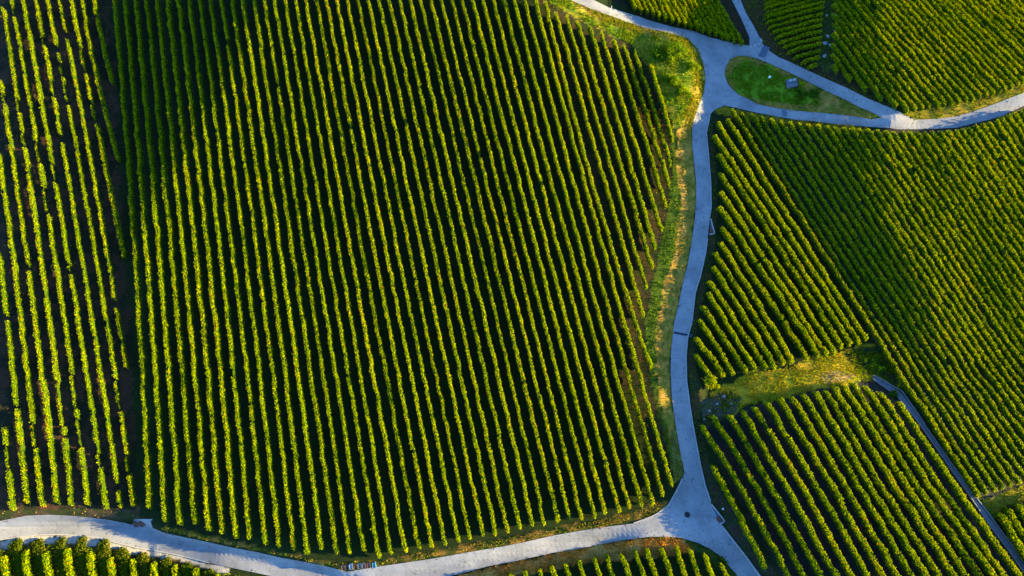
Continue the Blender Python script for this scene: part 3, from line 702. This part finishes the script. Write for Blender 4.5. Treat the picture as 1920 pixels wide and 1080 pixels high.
def catch_basin(px, label, inlet):
    """splayed concrete niche let into the lane edge: long wing, short wing, floor, inlet"""
    a, b, c = [gpt(*q) for q in px]
    o = root('catch_basin', a); inv = Vector(a)
    def wall(u, v, th, h):
        d = (v - u); L = d.length; n = Vector((-d.y, d.x, 0)).normalized() * th / 2; bm = bmesh.new()
        q = []
        for w in (u, v):
            for s in (1, -1):
                for z in (-.3, h):
                    g = w + n * s; q.append(bm.verts.new((g.x - inv.x, g.y - inv.y, float(height(w.x, w.y)) + z - inv.z)))
        for f in ((0, 1, 3, 2), (4, 6, 7, 5), (0, 4, 5, 1), (2, 3, 7, 6), (1, 5, 7, 3), (0, 2, 6, 4)): bm.faces.new([q[i] for i in f])
        return bm
    bm_obj('wing_wall', wall(a, b, .13, .3), M['wall'], o); bm_obj('wing_wall', wall(b + (c - b).normalized() * .07, c, .13, .28), M['wall'], o)
    bm = bmesh.new(); vs = [bm.verts.new((v.x - inv.x, v.y - inv.y, float(height(v.x, v.y)) + .1 - inv.z)) for v in (a.lerp(c, .1), b.lerp(a.lerp(c, .5), .12), c)]
    bm.faces.new(vs); bm_obj('floor', bm, M['wall_dark'], o)
    q = gpt(*inlet); bm = bmesh.new(); cyl(bm, .3, 0, .16, 18); cyl(bm, .2, .16, .2, 18)
    for v in bm.verts: v.co += Vector((q.x - inv.x, q.y - inv.y, float(height(q.x, q.y)) + .1 - inv.z))
    bm_obj('inlet_lid', bm, M['rust'], o)
    return tag(o, label, 'catch basin')
catch_basin([(1333, 945), (1358, 977), (1349, 983)], 'splayed concrete catch basin with rusty lid beside the lower junction', (1347.5, 973))
o = catch_basin([(1332, 411), (1339, 439), (1330, 440)], 'small splayed concrete catch basin halfway up the curved lane', (1333.5, 434))

# concrete channel
CL = [(1634, 712), (1658, 729), (1680, 745), (1693, 763), (1723, 800), (1758, 850), (1793, 900), (1822, 942), (1850, 983), (1884, 1028), (1913, 1068), (1945, 1112)]
CR = [(1639, 703), (1665, 718), (1692, 733), (1706, 754), (1735, 798), (1771, 849), (1807, 900), (1835, 938), (1862, 974), (1894, 1017), (1922, 1055), (1960, 1106)]
mid = [((a[0] + b[0]) / 2, (a[1] + b[1]) / 2) for a, b in zip(CL, CR)]
o = root('drainage_channel', gpt(*mid[0])); o.location = (0, 0, 0)
tag(o, 'long walled concrete drainage channel descending beside the vines from the grass clearing', 'channel')
link('floor', ribbon('floor', mid, .62, M['wall_dark'], .09, thick=.3), o)
link('side_wall', ribbon('side_wall', [(x + 1.6, y - 1.1) for x, y in CL], .10, M['chan'], .30, thick=.6), o)
link('side_wall', ribbon('side_wall', [(x - 1.6, y + 1.1) for x, y in CR], .10, M['chan'], .30, thick=.6), o)
link('centre_rib', ribbon('centre_rib', mid[4:], .10, M['chan'], .16, thick=.2), o)

def crate(px, py, w, d, h, rz, m, label, group):
    p = gpt(px, py); o = root('crate', p); seat(o, rz, p)
    bm = bmesh.new(); t = .03
    box(bm, -w / 2, w / 2, -d / 2, d / 2, .0, .03)
    for z0, z1 in ((.035, h * .42), (h * .5, h * .9)):
        box(bm, -w / 2, w / 2, -d / 2, -d / 2 + t, z0, z1); box(bm, -w / 2, w / 2, d / 2 - t, d / 2, z0, z1)
        box(bm, -w / 2, -w / 2 + t, -d / 2 + t, d / 2 - t, z0, z1); box(bm, w / 2 - t, w / 2, -d / 2 + t, d / 2 - t, z0, z1)
    for sx in (-1, 1):
        for sy in (-1, 1): box(bm, sx * (w / 2 - .05) - .025, sx * (w / 2 - .05) + .025, sy * (d / 2 - .05) - .025, sy * (d / 2 - .05) + .025, .03, h)
    bm_obj('body', bm, m, o)
    bm = bmesh.new(); box(bm, -w / 2 + .04, w / 2 - .04, -d / 2 + .04, d / 2 - .04, h * .52, h * .56); bm_obj('lining', bm, m, o)
    return tag(o, label, 'crate', group)
gcr = 'harvest crates set out at the field edge by the lower road'
for x, y, c, lab in [(644.5, 1062, 'brown', 'brown harvest crate at the bend end of the row of crates'), (652, 1061.5, 'dark', 'dark grey harvest crate, second from the road bend'), (659, 1060.5, 'blue', 'pale blue harvest crate between grey and russet ones'),
                     (667.5, 1060.5, 'russet', 'russet harvest crate between the pale blue and teal ones'), (675, 1059.5, 'teal', 'teal grey harvest crate beside the russet one'), (683, 1059, 'mauve', 'mauve grey harvest crate in the middle of the row of crates'),
                     (692, 1058.5, 'brown', 'brown harvest crate beside the bright blue one'), (702, 1058, 'cyan', 'bright blue harvest crate at the far end of the row of crates')]:
    crate(x, y, .42, .66, .34, .12, M['crate_' + c], lab, gcr)
crate(256.5, 980, .5, .78, .4, .05, M['crate_wood'], 'reddish wooden bin in the road niche, nearer the pale sunny bend', 'wooden bins in the road niche')
crate(267, 980, .52, .80, .4, -.03, M['crate_wood'], 'reddish wooden bin in the road niche, nearer the big field', 'wooden bins in the road niche')

# posts
p = gpt(1277, 71); o = root('post', p); tag(o, 'dark wooden post standing on the upper road edge above the knoll', 'post')
bm = bmesh.new(); cyl(bm, .07, -.1, 1.25, 10); bm_obj('shaft', bm, M['black'], o); bm = bmesh.new(); cyl(bm, .10, 1.25, 1.32, 10); bm_obj('cap', bm, M['black'], o)
p = gpt(1144.5, 24); o = root('marker_pole', p); tag(o, 'thin white marker pole beside the upper road', 'pole')
bm = bmesh.new(); cyl(bm, .025, -.1, 1.5, 8); bm_obj('shaft', bm, M['white'], o); bm = bmesh.new(); cyl(bm, .04, 1.3, 1.55, 10, .035); bm_obj('sleeve', bm, M['white'], o)

# concrete chamber on the island
p = gpt(1484, 158); o = root('water_chamber', p); seat(o, R(8), p); tag(o, 'squat blue grey concrete chamber with steel hatches on the grass island', 'chamber')
bm = bmesh.new(); box(bm, -.75, .75, -.62, .58, -.2, .5); bmesh.ops.bevel(bm, geom=bm.edges[:], offset=.04, segments=2, affect='EDGES'); bm_obj('block', bm, M['wall_dark'], o)
bm = bmesh.new(); box(bm, -.62, .62, .02, .5, .502, .8); bmesh.ops.bevel(bm, geom=bm.edges[:], offset=.03, segments=2, affect='EDGES'); bm_obj('upstand', bm, M['galv'], o)
for x in (-.2, .34):
    bm = bmesh.new(); box(bm, x - .2, x + .2, .09, .43, .803, .85); bmesh.ops.bevel(bm, geom=bm.edges[:], offset=.015, segments=2, affect='EDGES'); h = bm_obj('hatch', bm, M['wall'], o)
    bm = bmesh.new(); box(bm, x - .06, x + .06, .12, .15, .852, .89); bm_obj('handle', bm, M['iron'], h)

def rock(px, py, sx, sy, sz, label, m='stone', group=None):
    p = gpt(px, py); o_bm = bmesh.new(); bmesh.ops.create_icosphere(o_bm, subdivisions=3, radius=1)
    s = rng.random() * 50
    for v in o_bm.verts:
        n = 1 + .35 * (noise2(v.co.x * 1.0 + s, v.co.y + v.co.z + s, .8, 5) - .5); v.co = Vector((v.co.x * sx * n, v.co.y * sy * n, max(v.co.z, -.5) * sz * n))
    o = bm_obj('rock', o_bm, M[m], None); o.location = p + Vector((0, 0, sz * .2)); o.rotation_euler = (0, 0, rng.random() * 6)
    return tag(o, label, 'rock', group)
rock(1443, 145, .17, .17, .25, 'small white marker stone in the green grass island', 'white')
rock(1355.5, 954, .13, .11, .14, 'small white stone on the gravel above the lower catch basin', 'white')
gst = 'pale slabs scattered down the stony strip'
for x, y, a, b_, lab in [(1564, 14, .5, .35, 'pale slab at the upper end of the stony strip'), (1550, 29, .35, .3, 'dull grey slab, on the cross-slope vine side of the strip'), (1566, 30, .45, .4, 'bright pale slab just above the middle of the stony strip'), (1564, 57, .25, .2, 'smallest pale slab alone in the middle of the stony strip'),
                         (1552, 68, .42, .36, 'rounded pale slab above the cluster on the stony strip'), (1547, 81, .7, .5, 'largest pale slab of the stony strip'), (1558, 86, .65, .4, 'long pale slab beside the largest one'), (1546, 105, .35, .6, 'narrow grey slab at the lower end of the stony strip')]:
    rock(x, y, a * .62, b_ * .55, .16, lab, 'stone', gst)
for x, y in [(1408, 88), (1416, 85), (1424, 83), (1427, 76)]:
    rock(x, y, .28 + .1 * rng.random(), .22, .13, 'pale rubble stone at the mouth of the side lane', 'stone', 'rubble at the mouth of the side lane')
gs2 = 'pale stones on the bare patch beside the lane'
for x, y in [(1358, 743), (1345, 757), (1330, 770), (1320, 786), (1372, 757)]:
    rock(x, y, .10 + .16 * rng.random(), .09 + .1 * rng.random(), .1, 'pale stone on the bare patch between the lane and clearing', 'stone', gs2)

# ------------------------------------------------------------------ shrubs
def shrub(px, py, r, h, label, m='shrub', tint=.45, n=None, name='shrub'):
    p = gpt(px, py); o = root(name, p); n = n or int(420 * r * r + 120)
    nc = 5 + int(r * 4); cc = rng.normal(size=(nc, 3)) * np.array([r * .45, r * .45, h * .16]) + np.array([0, 0, h * .55]); cr = rng.uniform(.3, .55, nc) * r
    k = rng.integers(0, nc, n); d = rng.normal(size=(n, 3)); d /= np.linalg.norm(d, axis=1, keepdims=True)
    P = cc[k] + d * (cr[k] * rng.uniform(.6, 1.1, n))[:, None] * np.array([1, 1, .8]); P[:, 2] = np.maximum(P[:, 2], .05)
    nn = d + rng.normal(scale=.5, size=(n, 3)) + np.array([0, 0, .3]); nn /= np.linalg.norm(nn, axis=1, keepdims=True)
    V, Q = leaf_quads(P, nn, rng.uniform(.12, .26, n))
    link('foliage', mesh_np('foliage', V, Q, None, (M[m],), None, np.repeat(np.clip(tint + rng.normal(scale=.18, size=n), 0, 1), 4)), o)
    bm = bmesh.new()
    for c in cc:
        rot = Vector((0, 0, 1)).rotation_difference(Vector(c).normalized()).to_matrix(); L = float(np.linalg.norm(c))
        vs = bmesh.ops.create_cone(bm, cap_ends=True, segments=5, radius1=.035, radius2=.012, depth=L)['verts']
        for v in vs: v.co = rot @ (v.co + Vector((0, 0, L / 2)))
    bm_obj('branches', bm, M['stem'], o)
    return tag(o, label, 'shrub')
shrub(1272, 97, 1.3, 1.5, 'largest rounded shrub on the knoll below the dark post', tint=.6)
shrub(1258, 108, .9, 1.1, 'low yellowish shrub on the knoll beside the largest one', tint=.75)
shrub(1232, 103, 1.3, .9, 'dark low shrub where the big field meets the knoll', tint=.2)
shrub(1300, 125, .9, .9, 'bright shrub on the rounded knoll edge above the road fork', tint=.75)
shrub(1262, 150, 1.2, .9, 'loose green shrub halfway down the knoll', tint=.5)
shrub(1278, 172, 1.1, .8, 'straggly yellow green shrub low on the knoll', tint=.7)
shrub(1248, 190, .9, .8, 'small shrub at the foot of the knoll beside the vine ends', tint=.4)
shrub(1331, 715, 1.1, 1.5, 'wild vine bush at the lane corner of the grass clearing', 'vine', .6)
shrub(1503, 159, .45, .7, 'small yellow green bush beside the concrete chamber', tint=.95)
shrub(1520, 178, .9, .5, 'blue green herb patch at the thin end of the grass island', tint=.15)
shrub(1500, 176, .8, .5, 'blue green herb patch below the concrete chamber', tint=.2)
shrub(1636, 684, .8, .7, 'dark round weed bush in the shaded weeds above the channel', tint=.25)
shrub(1648, 692, .8, .7, 'second dark weed bush nearer the channel head', tint=.3)
shrub(1672, 738, .7, .6, 'dark shrub in the elbow of the concrete channel', tint=.2)
shrub(1358, 1052, .5, .6, 'dark small bush at the inner corner of the lower junction', tint=.1)

# ------------------------------------------------------------------ grass
def scatter(name, spec, m, kindlabel):
    VV, TT, ti = [], [], []; off = 0
    for zn, dens, h, tint in spec:
        poly = ZONES[zn] if isinstance(zn, str) else outline(zn)
        lo, hi = poly.min(0), poly.max(0); n = int((hi - lo).prod() * dens)
        P = rng.random((n, 2)) * (hi - lo) + lo; P = P[inside(P, poly)]
        P = P[~(inside(P, ROAD) & ~inside(P, ISLAND))]
        P = P[fbm(P[:, 0], P[:, 1], 1.2, 21, 3) > rng.uniform(.22, .62, len(P))]
        n = len(P); z = height(P[:, 0], P[:, 1]); hh = h * rng.uniform(.5, 1.3, n); w = rng.uniform(.03, .07, n)
        a = rng.random(n) * 6.28; t = np.stack([np.cos(a), np.sin(a)], -1); lean = rng.normal(scale=.4, size=(n, 2)) * hh[:, None]
        V = np.stack([np.c_[P - t * w[:, None], z - .02], np.c_[P + t * w[:, None], z - .02], np.c_[P + lean, z + hh]], 1).reshape(-1, 3)
        VV.append(V); TT.append(np.arange(n * 3).reshape(n, 3) + off); off += n * 3
        ti.append(np.repeat(np.clip(tint + rng.normal(scale=.2, size=n), 0, 1), 3))
    o = link(name, mesh_np(name, np.concatenate(VV), None, np.concatenate(TT), (m,), None, np.concatenate(ti)))
    return tag(o, kindlabel, 'grass', None, 'stuff')
scatter('grass', [('verge_upper', 60, .45, .5), ('rim_upper', 25, .4, .8), ('bank_green', 40, .3, .35), ('verge_foot', 60, .3, .6), ('island_green', 70, .35, .3), ('island', 45, .22, .5), ('east_verge', 35, .25, .3), ('gravel_e', 30, .25, .25), ('clearing', 70, .3, .85), ('weeds', 50, .4, .2),
                  ('green_corner', 60, .25, .2), ('verge_h', 40, .3, .6), ('corner_clearing', 45, .3, .75), ('fringe_w', 35, .3, .5), ('field_i', 45, .5, .45), ('stony_strip', 45, .3, .3), ('stony', 35, .25, .3), ('lane_margin', 25, .25, .3), ('south_of_road', 40, .35, .8)], M['grass'], 'green grass on verges, banks, clearings and the road island')
scatter('dry_grass', [('rim_upper', 60, .35, .5), ('verge_lane', 45, .16, .45), ('clearing', 25, .22, .4), ('red_verge', 110, .3, .85), ('verge_h', 20, .25, .4), ('fringe_w', 18, .25, .8), ('island', 25, .15, .4), ('field_b_east', 4, .2, .85), ('corner_clearing', 15, .2, .4), ('field_a', 3, .2, .7), ('south_of_road', 20, .25, .4)], M['dry'], 'dry tan and reddish grass on sunny verges and banks')

# soil clods and leaf litter dropped on the road, thicker along its edges
lo_, hi_ = ROAD.min(0), ROAD.max(0); Pc = rng.random((60000, 2)) * (hi_ - lo_) + lo_; Pc = Pc[inside(Pc, ROAD) & ~inside(Pc, ISLAND)]
eb = np.concatenate([dense(ROAD, .4), dense(ISLAND, .4)])
de = np.concatenate([np.sqrt(((Pc[i:i + 1500, None] - eb[None]) ** 2).sum(-1)).min(1) for i in range(0, len(Pc), 1500)])
keep = rng.random(len(Pc)) < .85 * np.exp(-de / .22) + 0.012 * (fbm(Pc[:, 0], Pc[:, 1], 3.0, 33) > .52); Pc = Pc[keep]; n = len(Pc)
zc = height(Pc[:, 0], Pc[:, 1]) + LIFT; sz = rng.uniform(.03, .11, n); ang = rng.random((n, 1)) * 6.28 + np.array([[0, 1.7, 3.3, 4.9]])
rad = sz[:, None] * rng.uniform(.6, 1.4, (n, 4))
Vb = np.concatenate([np.stack([Pc[:, 0, None] + np.cos(ang) * rad, Pc[:, 1, None] + np.sin(ang) * rad, np.repeat(zc[:, None] + .003, 4, 1)], -1), np.stack([Pc[:, 0], Pc[:, 1], zc + sz * .5], -1)[:, None, :]], 1).reshape(-1, 3)
b0 = np.arange(n) * 5
tag(link('litter', mesh_np('litter', Vb, None, np.concatenate([np.stack([b0 + a, b0 + (a + 1) % 4, b0 + 4], -1) for a in range(4)]), (simple('dry_soil_clods', (.075, .055, .025), .95, var=.5, scale=6),))), 'crumbs of soil and dead leaves scattered along the road edges', 'litter', None, 'stuff')

# ------------------------------------------------------------------ light
sc = bpy.context.scene
w = bpy.data.worlds.new('World'); sc.world = w; w.use_nodes = True; nt = w.node_tree; nt.nodes.clear()
out = nt.nodes.new('ShaderNodeOutputWorld'); bg = nt.nodes.new('ShaderNodeBackground'); sky = nt.nodes.new('ShaderNodeTexSky')
sky.sky_type = 'NISHITA'; sky.sun_disc = False; sky.sun_elevation = R(SUN_EL); sky.sun_rotation = R(90); sky.ozone_density = 5.5; sky.air_density = 1.0; sky.dust_density = .2; sky.altitude = 600
bg.inputs[1].default_value = .135
nt.links.new(sky.outputs[0], bg.inputs[0]); nt.links.new(bg.outputs[0], out.inputs[0])
ld = bpy.data.lights.new('sun', 'SUN'); ld.energy = 5.0; ld.angle = R(.5); ld.color = (1.0, .76, .30)
lo = bpy.data.objects.new('sun', ld); C.objects.link(lo); lo.location = (60, 0, 60)
lo.rotation_euler = (0, R(90 - SUN_EL), 0)
sc.view_settings.view_transform = 'Standard'; sc.view_settings.look = 'None'; sc.view_settings.exposure = 2.7; sc.view_settings.gamma = 1.0
sc.cycles.max_bounces = 6; sc.cycles.diffuse_bounces = 3; sc.cycles.transmission_bounces = 4; sc.cycles.transparent_max_bounces = 4
